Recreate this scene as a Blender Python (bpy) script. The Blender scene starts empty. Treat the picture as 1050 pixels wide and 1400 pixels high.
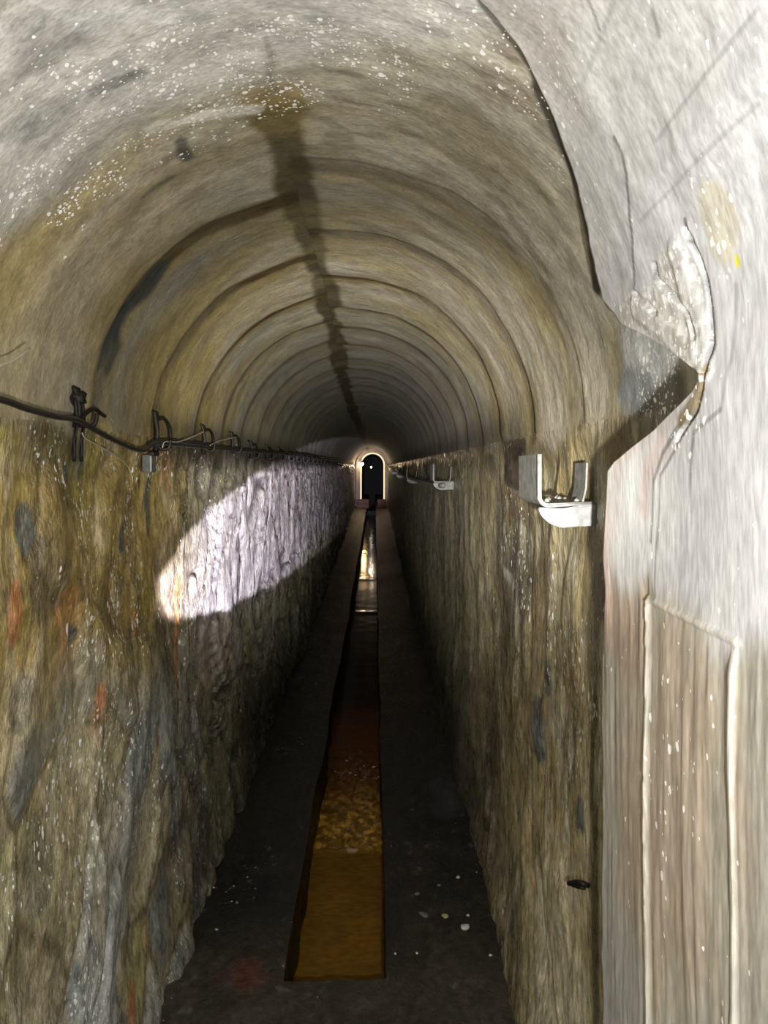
import bpy, bmesh, math, random
import numpy as np
from mathutils import Vector, Matrix

# ------------------------------------------------------------------ frame of the place
# camera eye at (0, 0, EYE), tunnel runs along +Y.  Metres.
EYE = 1.75
F = 1000.0            # focal length in pixels of the 1050 x 1400 frame
VX, VY = 512.0, 640.0 # vanishing point of the tunnel
XL, XR = -0.726, 0.474
CX = 0.5 * (XL + XR)
R = 0.5 * (XR - XL)
ZS = 1.85             # springing height
YEND = 27.0
PI = math.pi
ARC = PI * R
SC = bpy.context.scene
COL = SC.collection
rng = np.random.RandomState(5)
random.seed(5)

# ------------------------------------------------------------------ noise
def _h(ix, iy, s):
    h = (ix.astype(np.int64) * 374761393 + iy.astype(np.int64) * 668265263 + s * 1442695041) & 0xffffffff
    h = ((h ^ (h >> 13)) * 1274126177) & 0xffffffff
    h = (h ^ (h >> 16)) & 0xffffffff
    return h.astype(np.float64) / 4294967295.0

def vn(x, y, s=0):
    x0 = np.floor(x); y0 = np.floor(y)
    fx = x - x0; fy = y - y0
    fx = fx * fx * fx * (fx * (fx * 6 - 15) + 10); fy = fy * fy * fy * (fy * (fy * 6 - 15) + 10)
    a = _h(x0, y0, s); b = _h(x0 + 1, y0, s); c = _h(x0, y0 + 1, s); d = _h(x0 + 1, y0 + 1, s)
    return ((a * (1 - fx) + b * fx) * (1 - fy) + (c * (1 - fx) + d * fx) * fy) * 2 - 1

def fbm(x, y, s=0, o=4, g=0.5):
    r = 0; a = 1.0; t = 0
    for i in range(o):
        r = r + a * vn(x * 2 ** i + 17.3 * i, y * 2 ** i - 9.1 * i, s + i * 7)
        t += a; a *= g
    return r / t * 1.6

def ridge(x, y, s=0, o=3):
    r = 0; a = 1.0; t = 0
    for i in range(o):
        r = r + a * (1 - 2.2 * np.abs(vn(x * 1.9 ** i + 3.3 * i, y * 1.9 ** i, s + i * 5)))
        t += a; a *= 0.5
    return r / t

def worley(x, y, s=0):
    x0 = np.floor(x); y0 = np.floor(y)
    d1 = np.full(x.shape, 9.0); d2 = np.full(x.shape, 9.0); cid = np.zeros(x.shape)
    for i in (-1, 0, 1):
        for j in (-1, 0, 1):
            cx = x0 + i; cy = y0 + j
            px = cx + _h(cx, cy, s); py = cy + _h(cx, cy, s + 11)
            d = np.hypot(px - x, py - y)
            idn = _h(cx, cy, s + 23)
            m = d < d1
            d2 = np.where(m, d1, np.minimum(d2, d))
            cid = np.where(m, idn, cid)
            d1 = np.where(m, d, d1)
    return d1, d2, cid

def sst(a, b, x):
    t = np.clip((x - a) / (b - a), 0, 1)
    return t * t * (3 - 2 * t)

def mixc(c, d, m):
    m = m[..., None]
    return c * (1 - m) + np.asarray(d, float) * m

def C3(shape, c):
    return np.ones(shape + (3,)) * np.asarray(c, float)

# ------------------------------------------------------------------ tunnel surface in (Y, S)
# S: -ZS..0 left wall (0 at springing), 0..ARC vault, ARC..ARC+ZS right wall going down
def frame(S):
    S = np.asarray(S, float)
    th = PI - np.clip(S, 0, ARC) / R
    bx = CX + R * np.cos(th); bz = ZS + R * np.sin(th)
    bz = np.where(S < 0, ZS + S, np.where(S > ARC, ZS - (S - ARC), bz))
    nx = -np.cos(th); nz = -np.sin(th)
    nz = np.where((S < 0) | (S > ARC), 0, nz)
    nx = np.where(S < 0, 1.0, np.where(S > ARC, -1.0, nx))
    return bx, bz, nx, nz

def px(x, y):
    """photo pixel -> (Y, S) on the tunnel surface"""
    a = (x - VX) / F; b = (VY - y) / F
    if a < 0:
        t = XL / a; z = EYE + b * t
        if z <= ZS: return t, z - ZS
    if a > 0:
        t = XR / a; z = EYE + b * t
        if z <= ZS: return t, ARC + (ZS - z)
    c = ZS - EYE
    A = a * a + b * b; B = -2 * (a * CX + b * c); Cc = CX * CX + c * c - R * R
    t = (-B + math.sqrt(B * B - 4 * A * Cc)) / (2 * A)
    th = math.atan2(b * t - c, a * t - CX)
    return t, (PI - th) * R

def polymask(Y, S, pts, w):
    """1 on the polyline given in photo pixels, 0 beyond w metres"""
    P = [px(*p) for p in pts]
    d = np.full(Y.shape, 9.0)
    for (y0, s0), (y1, s1) in zip(P[:-1], P[1:]):
        ex, ey = y1 - y0, s1 - s0
        t = np.clip(((Y - y0) * ex + (S - s0) * ey) / (ex * ex + ey * ey + 1e-12), 0, 1)
        d = np.minimum(d, np.hypot(Y - y0 - t * ex, S - s0 - t * ey))
    return 1 - sst(0.35 * w, w, d)

def blob(Y, S, x, y, ry, rs, rag=0.35, sd=0):
    """soft-edged patch centred at a photo pixel, radii in metres"""
    yc, sc = px(x, y)
    n = fbm(Y * 9 + sd, S * 9 - sd, 300 + sd, 3)
    d = np.hypot((Y - yc) / ry, (S - sc) / rs) + rag * n
    return 1 - sst(0.75, 1.1, d)

# crown stain centre line
_cs = [px(*p) for p in [(368, 130), (375, 160), (390, 200), (405, 260), (425, 330), (443, 390), (457, 450), (467, 510), (482, 560), (496, 595)]]
_cy = np.array([c[0] for c in _cs]); _cc = np.array([c[1] for c in _cs])
def stain_c(Y): return np.interp(Y, _cy, _cc)

def ring_phase(Y, S):
    left = S < stain_c(Y)
    wob = 0.02 * vn(S * 2.2, Y * 0.7, 4) + 0.012 * vn(S * 7, Y * 1.5, 9)
    q = np.where(left, (Y + wob - 1.87) / 0.525, (Y + wob - 1.65) / 0.50)
    return q, left

def crack(Y, S, wx):
    a = np.abs(vn(Y * 5.0 + wx * 4, S * 1.5 + wx * 3, 63)); b = np.abs(vn(Y * 8.3 + wx * 5, S * 2.1 - wx * 3, 64))
    return np.maximum(1 - sst(0.04, 0.20, a), .75 * (1 - sst(0.03, 0.16, b)))

def disp(Y, S):
    """inward relief of the tunnel lining"""
    arch = sst(-0.03, 0.03, S) * (1 - sst(ARC - 0.03, ARC + 0.03, S))
    lw = S <= 0.0
    # rough rendered rubble walls
    wx = 0.25 * fbm(Y * 1.6, S * 1.3, 31, 2)
    big = fbm(Y * 1.7, S * 1.1, 40, 3)
    flow = ridge(Y * 4.4 + wx * 3, S * 1.35 + wx, 44, 4)
    flow2 = fbm(Y * 14 + wx * 5, S * 3.6, 47, 3)
    d1, d2, cid = worley(Y * 5.2 + wx * 2, S * 2.7 + wx, 50)
    stone = sst(0.02, 0.30, d2 - d1) * (cid - 0.35)
    wallL = 0.022 * big + 0.020 * flow + 0.007 * flow2 + (0.022 + 0.022 * sst(-.5, -1.0, S)) * stone
    # deeper inside the render breaks into vertical bark-like ridges
    bark = ridge(Y * 3.6 + wx * 2.2, S * 1.0 + wx * 1.5, 61, 3)
    gr = crack(Y, S, wx)
    deep = sst(2.3, 3.2, Y)
    wallL = wallL * (1 - 0.35 * deep) + deep * (0.020 * bark - 0.034 * gr)
    wallR = 0.016 * big + 0.012 * flow + 0.006 * flow2 + 0.014 * stone
    wallR = wallR - 0.012
    wall = np.where(lw, wallL, wallR)
    # foot of the walls flares a little
    foot = 0.035 * sst(-1.45, -1.85, S) + 0.03 * sst(ARC + 1.45, ARC + 1.85, S)
    near = 1 - 0.85 * (1 - sst(1.5, 1.75, Y)) * (S > ARC)
    fade = np.where(S < 0, sst(0.0, -0.12, S), sst(ARC, ARC + 0.12, S))
    wall = (wall * near + foot) * fade
    # vault: cast panels that step at every ring
    q, left = ring_phase(Y, S)
    k = np.floor(q); p = q - k
    on = sst(1.35, 1.9, Y) * (1 - sst(15, 24, Y))
    amp = 0.005 + 0.004 * _h(k, k * 0, 3) 
    step = 1.5 * amp * sst(0.3, 0.95, p) * (1 - sst(0.965, 1.0, p)) - 0.006 * sst(0.16, 0.02, p)
    vt = on * step + 0.006 * fbm(Y * 2.5, S * 2, 70, 3) + 0.002 * fbm(Y * 14, S * 7, 73, 3)
    nr = 1 - sst(1.0, 1.9, Y)
    vt = vt + nr * 0.005 * fbm(Y * 6, S * 6, 75, 3)
    vt = vt - 0.012 * sst(0.12, 0.0, np.abs(S - stain_c(Y))) * sst(1.25, 1.4, Y) * 0.6
    return wall * (1 - arch) + vt * arch

def tunnel_color(Y, S):
    sh = Y.shape
    arch = sst(-0.04, 0.03, S + 0.03 * fbm(Y * 5, S * 5, 5, 2)) * (1 - sst(ARC - 0.02, ARC + 0.05, S + 0.03 * fbm(Y * 5, S * 5, 6, 2)))
    n1 = fbm(Y * 2.3, S * 1.5, 100, 4); n2 = fbm(Y * 5.0, S * 2.6, 104, 4); n3 = fbm(Y * 13, S * 5, 108, 4)
    n4 = fbm(Y * 3.1, S * 1.9, 112, 4); n5 = fbm(Y * 24, S * 8, 116, 3)
    h = np.where(S < 0, ZS + S, ZS - (S - ARC))          # height above floor on walls
    # ---- left wall
    L = C3(sh, (0.215, 0.160, 0.055))
    L = mixc(L, (0.12, 0.085, 0.030), sst(-0.1, 0.7, n1))
    L = mixc(L, (0.27, 0.225, 0.115), sst(0.0, 0.8, n2) * 0.8)
    L = mixc(L, (0.055, 0.045, 0.028), sst(0.25, 0.8, -n2) * 0.75)
    L = mixc(L, (0.33, 0.28, 0.19), sst(0.2, 0.8, n3) * 0.5)
    L = mixc(L, (0.24, 0.215, 0.04), sst(0.35, 0.9, -n4) * 0.6)
    L = mixc(L, (0.30, 0.12, 0.03), sst(0.65, 1.0, n4) * 0.55)
    d1, d2, cid = worley(Y * 5.2 + 0.5 * fbm(Y * 1.6, S * 1.3, 31, 2), S * 2.7 + 0.25 * fbm(Y * 1.6, S * 1.3, 31, 2), 50)
    low = sst(1.35, 0.85, h + 0.2 * n1)
    gry = sst(0.02, 0.14, d2 - d1) * (cid > 0.45)
    L = mixc(L, (0.165, 0.175, 0.165), low * (0.35 + 0.5 * gry))
    L = mixc(L, (0.085, 0.10, 0.10), low * gry * sst(0.0, 0.5, n3) * 0.8)
    L = mixc(L, (0.24, 0.22, 0.15), low * (cid < 0.2) * 0.6)
    L = mixc(L, (0.075, 0.06, 0.035), sst(0.09, 0.0, d2 - d1) * (0.5 + 0.4 * low))
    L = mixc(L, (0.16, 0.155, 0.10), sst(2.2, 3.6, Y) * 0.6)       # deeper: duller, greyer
    L = mixc(L, (0.30, 0.275, 0.27), sst(2.3, 3.6, Y + .35 * n1 + .3 * n2) * sst(0.70, 1.0, h + 0.15 * n2) * (0.70 - 0.3 * sst(0, 1, n3)))  # pale violet torch patch tinted into the wall colour
    L = mixc(L, (0.05, 0.045, 0.04), sst(2.35, 2.9, Y) * crack(Y, S, 0.25 * fbm(Y * 1.6, S * 1.3, 31, 2)) * .95)
    L = mixc(L, (0.34, 0.17, 0.05), sst(2.45, 2.65, Y) * sst(3.2, 2.9, Y) * sst(0.1, 0.5, n2 + n3) * 0.75 * sst(1.45, 1.3, np.abs(h - 1.2) + 1.1))  # orange fringe of the torch patch, painted in
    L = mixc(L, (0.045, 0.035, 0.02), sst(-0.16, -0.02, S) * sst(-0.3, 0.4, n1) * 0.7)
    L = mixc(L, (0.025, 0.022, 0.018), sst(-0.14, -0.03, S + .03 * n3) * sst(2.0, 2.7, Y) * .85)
    for (x, y, a, b, c) in [(95, 645, .045, .035, 1), (38, 722, .035, .055, 1), (165, 735, .03, .035, 1), (95, 872, .035, .035, 1),
                            (170, 880, .03, .03, .6), (40, 1050, .05, .1, .6), (60, 1190, .06, .12, .55), (175, 1210, .06, .22, .5),
                            (220, 990, .05, .12, .5), (105, 950, .03, .04, .6), (205, 690, .03, .09, .95), (205, 640, .03, .06, .8), (112, 610, .03, .07, .7), (165, 800, .02, .05, .5), (30, 960, .04, .06, .5), (215, 1060, .05, .1, .6), (120, 1310, .05, .1, .5), (250, 745, .03, .05, .5)]:
        L = mixc(L, (0.055, 0.062, 0.060), blob(Y, S, x, y, a, b, .35, int(x)) * c * 0.85)
    for (x, y, a, b) in [(20, 840, .03, .06), (175, 1370, .03, .06), (125, 965, .02, .05), (180, 850, .02, .06)]:
        L = mixc(L, (0.30, 0.11, 0.04), blob(Y, S, x, y, a, b, .4, int(x)) * 0.7)
    # ---- right wall
    Rr = C3(sh, (0.20, 0.165, 0.085))
    Rr = mixc(Rr, (0.11, 0.088, 0.045), sst(-0.1, 0.6, n1))
    Rr = mixc(Rr, (0.27, 0.24, 0.155), sst(0.0, 0.8, n2) * 0.8)
    Rr = mixc(Rr, (0.06, 0.055, 0.04), sst(0.25, 0.85, -n2) * 0.7)
    Rr = mixc(Rr, (0.36, 0.33, 0.25), sst(0.25, 0.8, n3) * 0.45)
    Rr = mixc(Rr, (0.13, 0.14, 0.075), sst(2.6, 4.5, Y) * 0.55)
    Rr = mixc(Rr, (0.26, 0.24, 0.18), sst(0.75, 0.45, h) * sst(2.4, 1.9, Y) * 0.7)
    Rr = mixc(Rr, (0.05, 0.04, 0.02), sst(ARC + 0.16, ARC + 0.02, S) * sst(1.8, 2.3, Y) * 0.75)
    Rr = mixc(Rr, (0.45, 0.45, 0.42), polymask(Y, S, [(690, 720), (683, 770), (700, 800)], .03) * .5)
    for (x, y, a, b, c) in [(735, 1000, .05, .10, 1), (745, 925, .03, .06, .9), (795, 1115, .045, .045, 1), (768, 1100, .02, .02, .8),
                            (800, 1270, .015, .05, .8), (757, 1010, .02, .03, .8), (680, 850, .05, .06, .5)]:
        Rr = mixc(Rr, (0.06, 0.068, 0.068), blob(Y, S, x, y, a, b, .3, int(x)) * c * 0.9)
    for (x, y, a, b) in [(765, 975, .03, .06), (755, 660, .02, .03), (775, 1040, .02, .07)]:
        Rr = mixc(Rr, (0.36, 0.34, 0.33), blob(Y, S, x, y, a, b, .4, int(x)) * 0.5)
    Rr = mixc(Rr, (0.5, 0.17, 0.06), blob(Y, S, 727, 1207, .02, .012, .3, 3) * .7)
    Rr = mixc(Rr, (0.5, 0.5, 0.47), blob(Y, S, 764, 1270, .012, .012, .1, 3) * .8)
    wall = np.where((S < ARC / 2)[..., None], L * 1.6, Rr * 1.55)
    # ---- vault
    A = C3(sh, (0.40, 0.365, 0.285))
    m1 = fbm(Y * 2.0, S * 1.6, 130, 4); m2 = fbm(Y * 9, S * 3.2, 134, 4); m3 = fbm(Y * 4.5, S * 2.2, 138, 4); m4 = fbm(Y * 30, S * 14, 141, 3)
    A = mixc(A, (0.47, 0.44, 0.37), sst(-0.2, 0.8, m2) * 0.7)
    A = mixc(A, (0.27, 0.235, 0.155), sst(0.0, 0.8, -m2) * 0.7)
    leftlow = sst(1.05, 0.15, S) * sst(1.1, 1.35, Y)
    A = mixc(A, (0.30, 0.24, 0.11), leftlow * (0.6 + 0.4 * sst(-.5, .5, m3)))
    A = mixc(A, (0.36, 0.30, 0.13), sst(0.2, 0.8, m3) * 0.5 * sst(1.2, 1.5, Y))
    A = mixc(A, (0.26, 0.265, 0.25), sst(0.15, 0.7, -m3) * 0.55 * sst(1.5, 1.9, Y))
    A = mixc(A, (0.22, 0.15, 0.10), sst(0.3, 0.75, m4 * m1 + 0.4 * m2) * 0.4)
    # pale near zone
    edgeY = 1.34 + 0.10 * m1 + 0.06 * m3 - 0.32 * sst(0.5, 0.05, S) - 0.33 * sst(0.9, 1.5, S)
    pale = sst(edgeY + 0.08, edgeY - 0.05, Y)
    Pc = C3(sh, (0.56, 0.545, 0.50))
    Pc = mixc(Pc, (0.42, 0.385, 0.33), sst(-0.1, 0.7, m3) * 0.7)
    Pc = mixc(Pc, (0.66, 0.65, 0.63), sst(0.0, 0.7, m2) * 0.6)
    Pc = mixc(Pc, (0.62, 0.625, 0.63), sst(1.1, 1.35, S) * 0.8)
    Pc = mixc(Pc, (0.56, 0.46, 0.44), sst(0.35, 0.8, m1) * 0.25)
    Pc = mixc(Pc, (0.30, 0.28, 0.25), sst(.55, .95, fbm(Y * 8, S * 6, 180, 4)) * .5)
    for (x, y, a, b) in [(70, 155, .04, .07), (170, 105, .02, .05), (20, 180, .05, .05), (42, 30, .03, .04), (90, 60, .02, .06)]:
        Pc = mixc(Pc, (0.22, 0.215, 0.19), blob(Y, S, x, y, a * .7, b * .7, .5, int(x)) * 0.35)
    Pc = Pc * (1 - .13 * sst(1.3, .9, S))[..., None]
    A = A * (1 - pale[..., None]) + Pc * pale[..., None]
    # panel joints
    q, left = ring_phase(Y, S); k = np.floor(q); p = q - k
    onr = sst(1.55, 1.85, Y) * (1 - sst(16, 24, Y))
    jn = (0.8 * sst(0.90, 0.98, p) + 1.2 * sst(0.22, 0.09, p)) * (0.65 + 0.4 * sst(-0.3, 0.4, fbm(S * 2.5 + k * 3, k * 1.7, 150, 2)))
    A = mixc(A, (0.075, 0.050, 0.018), np.clip(jn, 0, 1) * onr * (0.92 - 0.15 * m2))
    A = mixc(A, (0.36, 0.28, 0.10), sst(0.12, 0.16, p) * sst(0.32, 0.22, p) * onr * 0.4)
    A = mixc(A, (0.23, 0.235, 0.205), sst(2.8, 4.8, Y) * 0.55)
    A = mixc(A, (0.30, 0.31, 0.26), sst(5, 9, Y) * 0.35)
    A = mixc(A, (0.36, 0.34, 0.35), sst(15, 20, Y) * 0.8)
    # crown stain
    c = stain_c(Y); wv = 0.036 + 0.016 * fbm(Y * 3, S * 0, 160, 2) + 0.014 * sst(4, 9, Y)
    st = sst(wv + 0.020, wv - 0.006, np.abs(S - c + 0.014 * m2)) * sst(_cy[0] - .01, _cy[0] + .05, Y)
    A = mixc(A, (0.062, 0.048, 0.016), st * (0.9 - 0.25 * sst(0, .8, m3)))
    halo = sst(0.09, 0.04, np.abs(S - c - 0.01)) * sst(_cy[0] - .05, _cy[0], Y) * sst(1.6, 1.4, Y)
    A = mixc(A, (0.25, 0.19, 0.07), halo * 0.75)
    A = mixc(A, (0.2, 0.18, 0.15), polymask(Y, S, [(365, 60), (372, 85), (368, 110), (382, 135)], .008) * .6)
    # dark stains on the left panels
    for pts, w, al in [([(215, 375), (200, 400), (175, 420), (160, 445), (150, 470)], .06, .95),
                       ([(160, 440), (160, 480), (150, 500)], .035, .8), ([(170, 425), (142, 470), (140, 495)], .03, .8),
                       ([(250, 190), (252, 215)], .02, .8), ([(190, 268), (225, 245)], .015, .5), ([(130, 120), (190, 100)], .02, .4)]:
        A = mixc(A, (0.05, 0.058, 0.055), polymask(Y, S + 0.012 * m2, pts, w) * al)
    A = mixc(A, (0.66, 0.63, 0.56), polymask(Y, S, [(208, 172), (250, 160), (300, 152), (350, 152)], .025) * .7)
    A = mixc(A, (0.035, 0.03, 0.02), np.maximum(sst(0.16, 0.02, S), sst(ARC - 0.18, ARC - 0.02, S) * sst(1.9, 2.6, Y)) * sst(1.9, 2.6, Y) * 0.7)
    # pale chipped ledge just behind the broken lining
    A = mixc(A, (0.52, 0.54, 0.54), blob(Y, S, 890, 500, .13, .14, .25, 8))
    A = mixc(A, (0.30, 0.33, 0.34), blob(Y, S, 868, 540, .10, .06, .2, 9) * 0.9)
    A = mixc(A, (0.03, 0.028, 0.02), polymask(Y, S, [(813, 395), (806, 350), (798, 305), (786, 245), (765, 185), (752, 150), (738, 122)], .022) * .9)  # shadow slit beside the lining edge, painted into the vault colour
    A = mixc(A, (0.05, 0.045, 0.035), polymask(Y, S, [(738, 122), (724, 92), (706, 66), (690, 50), (655, 8)], .010) * .8)  # same painted shadow, thinner towards the crown
    A = mixc(A, (0.06, 0.055, 0.035), polymask(Y, S, [(930, 530), (905, 552), (870, 590), (835, 615)], .05) * .75)  # flash shadow beside the diagonal break, painted in
    wall = mixc(wall, (0.05, 0.045, 0.025), polymask(Y, S, [(815, 610), (814, 700), (812, 900), (812, 1100), (812, 1500)], .045) * (.65 + .3 * n2))  # shadow band along the vertical lining edge, painted on the wall
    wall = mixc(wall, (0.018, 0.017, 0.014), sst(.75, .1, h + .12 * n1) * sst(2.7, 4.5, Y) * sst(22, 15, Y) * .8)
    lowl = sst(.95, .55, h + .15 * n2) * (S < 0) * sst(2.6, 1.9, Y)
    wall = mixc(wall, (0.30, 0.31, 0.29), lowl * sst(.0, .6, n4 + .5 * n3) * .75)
    wall = mixc(wall, (0.42, 0.38, 0.26), (S < 0) * sst(.45, .9, n2 - .4 * n1) * sst(2.8, 2.2, Y) * .55)
    wall = mixc(wall, (0.45, 0.42, 0.33), (S > 0) * sst(.4, .9, n3 - .3 * n1) * sst(3.2, 2.0, Y) * .5)
    wall = wall * (1 + np.where(S < 0, .55, .9) * sst(1.3, .3, h) * sst(3.2, 1.9, Y))[..., None]  # near wall feet painted brighter to offset the light falloff
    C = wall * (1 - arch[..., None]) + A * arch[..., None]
    C = C * (1 + 0.16 * np.where(arch > .5, m4, n5))[..., None]
    # sparkle density (droplet glints painted as white specks)
    clump = sst(0.0, 0.55, fbm(Y * 5, S * 3.2, 170, 3))
    spk = clump * 0.46 * (1 - arch) * sst(5, 2.2, Y)
    strk = sst(0.35, 0.6, vn(Y * 16, S * 2.2, 171)) * sst(0.1, 0.5, vn(Y * 4, S * 4, 172))
    spk = spk + 0.8 * strk * (1 - arch) * sst(4, 2, Y)
    t1 = np.maximum.reduce([blob(Y, S, 300, 85, .17, .32, .6, 20) * 1.2, blob(Y, S, 60, 230, .18, .15, .6, 21) * 1.4, blob(Y, S, 250, 160, .09, .3, .6, 22) * .45,
                            blob(Y, S, 560, 60, .2, .25, .6, 23) * .4])
    spk = np.maximum(spk, t1 * arch * sst(-.35, .25, fbm(Y * 16, S * 12, 175, 2)))
    spk = np.maximum(spk, 0.9 * blob(Y, S, 895, 515, .09, .09, .5, 24))
    spk = np.maximum(spk, 0.04 * arch * pale)
    return np.clip(C, 0.004, 0.95), np.clip(spk, 0, 1)

# ------------------------------------------------------------------ mesh helpers
def grid_mesh(name, P, color=None, spk=None, mat=None, flip=False, smooth=True):
    n, m = P.shape[:2]
    me = bpy.data.meshes.new(name)
    idx = np.arange(n * m).reshape(n, m)
    a, b, c, d = idx[:-1, :-1], idx[1:, :-1], idx[1:, 1:], idx[:-1, 1:]
    q = np.stack([a, b, c, d] if not flip else [a, d, c, b], -1).reshape(-1, 4)
    me.vertices.add(n * m); me.vertices.foreach_set('co', P.reshape(-1).astype(np.float32))
    me.loops.add(q.size); me.loops.foreach_set('vertex_index', q.reshape(-1).astype(np.int32))
    me.polygons.add(len(q)); me.polygons.foreach_set('loop_start', np.arange(0, q.size, 4, dtype=np.int32))
    me.polygons.foreach_set('use_smooth', np.full(len(q), smooth))
    me.update(calc_edges=True)
    if color is not None:
        at = me.color_attributes.new('Col', 'FLOAT_COLOR', 'POINT')
        c4 = np.ones((n * m, 4), np.float32); c4[:, :3] = color.reshape(-1, 3)
        if spk is not None: c4[:, 3] = spk.reshape(-1)
        at.data.foreach_set('color', c4.reshape(-1))
    if mat: me.materials.append(mat)
    o = bpy.data.objects.new(name, me); COL.objects.link(o)
    return o

def tag(o, label=None, cat=None, group=None, kind=None):
    if label: o['label'] = label
    if cat: o['category'] = cat
    if group: o['group'] = group
    if kind: o['kind'] = kind
    return o

def structure(o): o['kind'] = 'structure'; return o

def empty(name, loc, label, cat, group=None):
    o = bpy.data.objects.new(name, None); COL.objects.link(o); o.location = loc; o.empty_display_size = .05
    return tag(o, label, cat, group)

def link_bm(name, bm, mat, parent=None, smooth=False):
    me = bpy.data.meshes.new(name); bm.to_mesh(me); bm.free()
    if mat: me.materials.append(mat)
    if smooth: me.polygons.foreach_set('use_smooth', np.full(len(me.polygons), True))
    o = bpy.data.objects.new(name, me); COL.objects.link(o)
    if parent: o.parent = parent
    return o

def bm_box(bm, c, s, rot=None, bev=0):
    g = bmesh.ops.create_cube(bm, size=1.0)
    M = Matrix.Translation(c) @ (rot if rot else Matrix.Identity(4)) @ Matrix.Diagonal((s[0], s[1], s[2], 1))
    bmesh.ops.transform(bm, matrix=M, verts=g['verts'])
    if bev:
        es = list({e for v in g['verts'] for e in v.link_edges})
        bmesh.ops.bevel(bm, geom=es, offset=bev, segments=2, affect='EDGES', profile=.6)

def bm_tube(bm, pts, rad, seg=8, closed=False):
    pts = [Vector(p) for p in pts]
    rings = []
    up = Vector((0, 0, 1))
    for i, p in enumerate(pts):
        t = (pts[min(i + 1, len(pts) - 1)] - pts[max(i - 1, 0)]).normalized()
        u = t.cross(up)
        if u.length < 0.1: u = t.cross(Vector((0, 1, 0)))
        u.normalize(); v = t.cross(u).normalized()
        r = rad[i] if hasattr(rad, '__len__') else rad
        rings.append([bm.verts.new(p + u * r * math.cos(2 * PI * k / seg) + v * r * math.sin(2 * PI * k / seg)) for k in range(seg)])
    for a, b in zip(rings[:-1], rings[1:]):
        for k in range(seg):
            bm.faces.new((a[k], a[(k + 1) % seg], b[(k + 1) % seg], b[k]))
    bm.faces.new(rings[0][::-1]); bm.faces.new(rings[-1])

def smooth_path(pts, n=8):
    pts = [Vector(p) for p in pts]; out = []
    for i in range(len(pts) - 1):
        p0 = pts[max(i - 1, 0)]; p1 = pts[i]; p2 = pts[i + 1]; p3 = pts[min(i + 2, len(pts) - 1)]
        for k in range(n):
            t = k / n
            out.append(0.5 * ((2 * p1) + (p2 - p0) * t + (2 * p0 - 5 * p1 + 4 * p2 - p3) * t * t + (3 * p1 - p0 - 3 * p2 + p3) * t ** 3))
    out.append(pts[-1]); return out

def at_x(x, y, X):
    """pixel on the vertical plane X=const -> world point"""
    Y = X * F / (x - VX); return Vector((X, Y, EYE + (VY - y) * Y / F))
def at_z(x, y, Z=0.0):
    Y = (EYE - Z) * F / (y - VY); return Vector(((x - VX) * Y / F, Y, Z))

# ------------------------------------------------------------------ materials
def N(nt, t, **kw):
    n = nt.nodes.new(t)
    for k, v in kw.items(): setattr(n, k, v)
    return n

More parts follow.
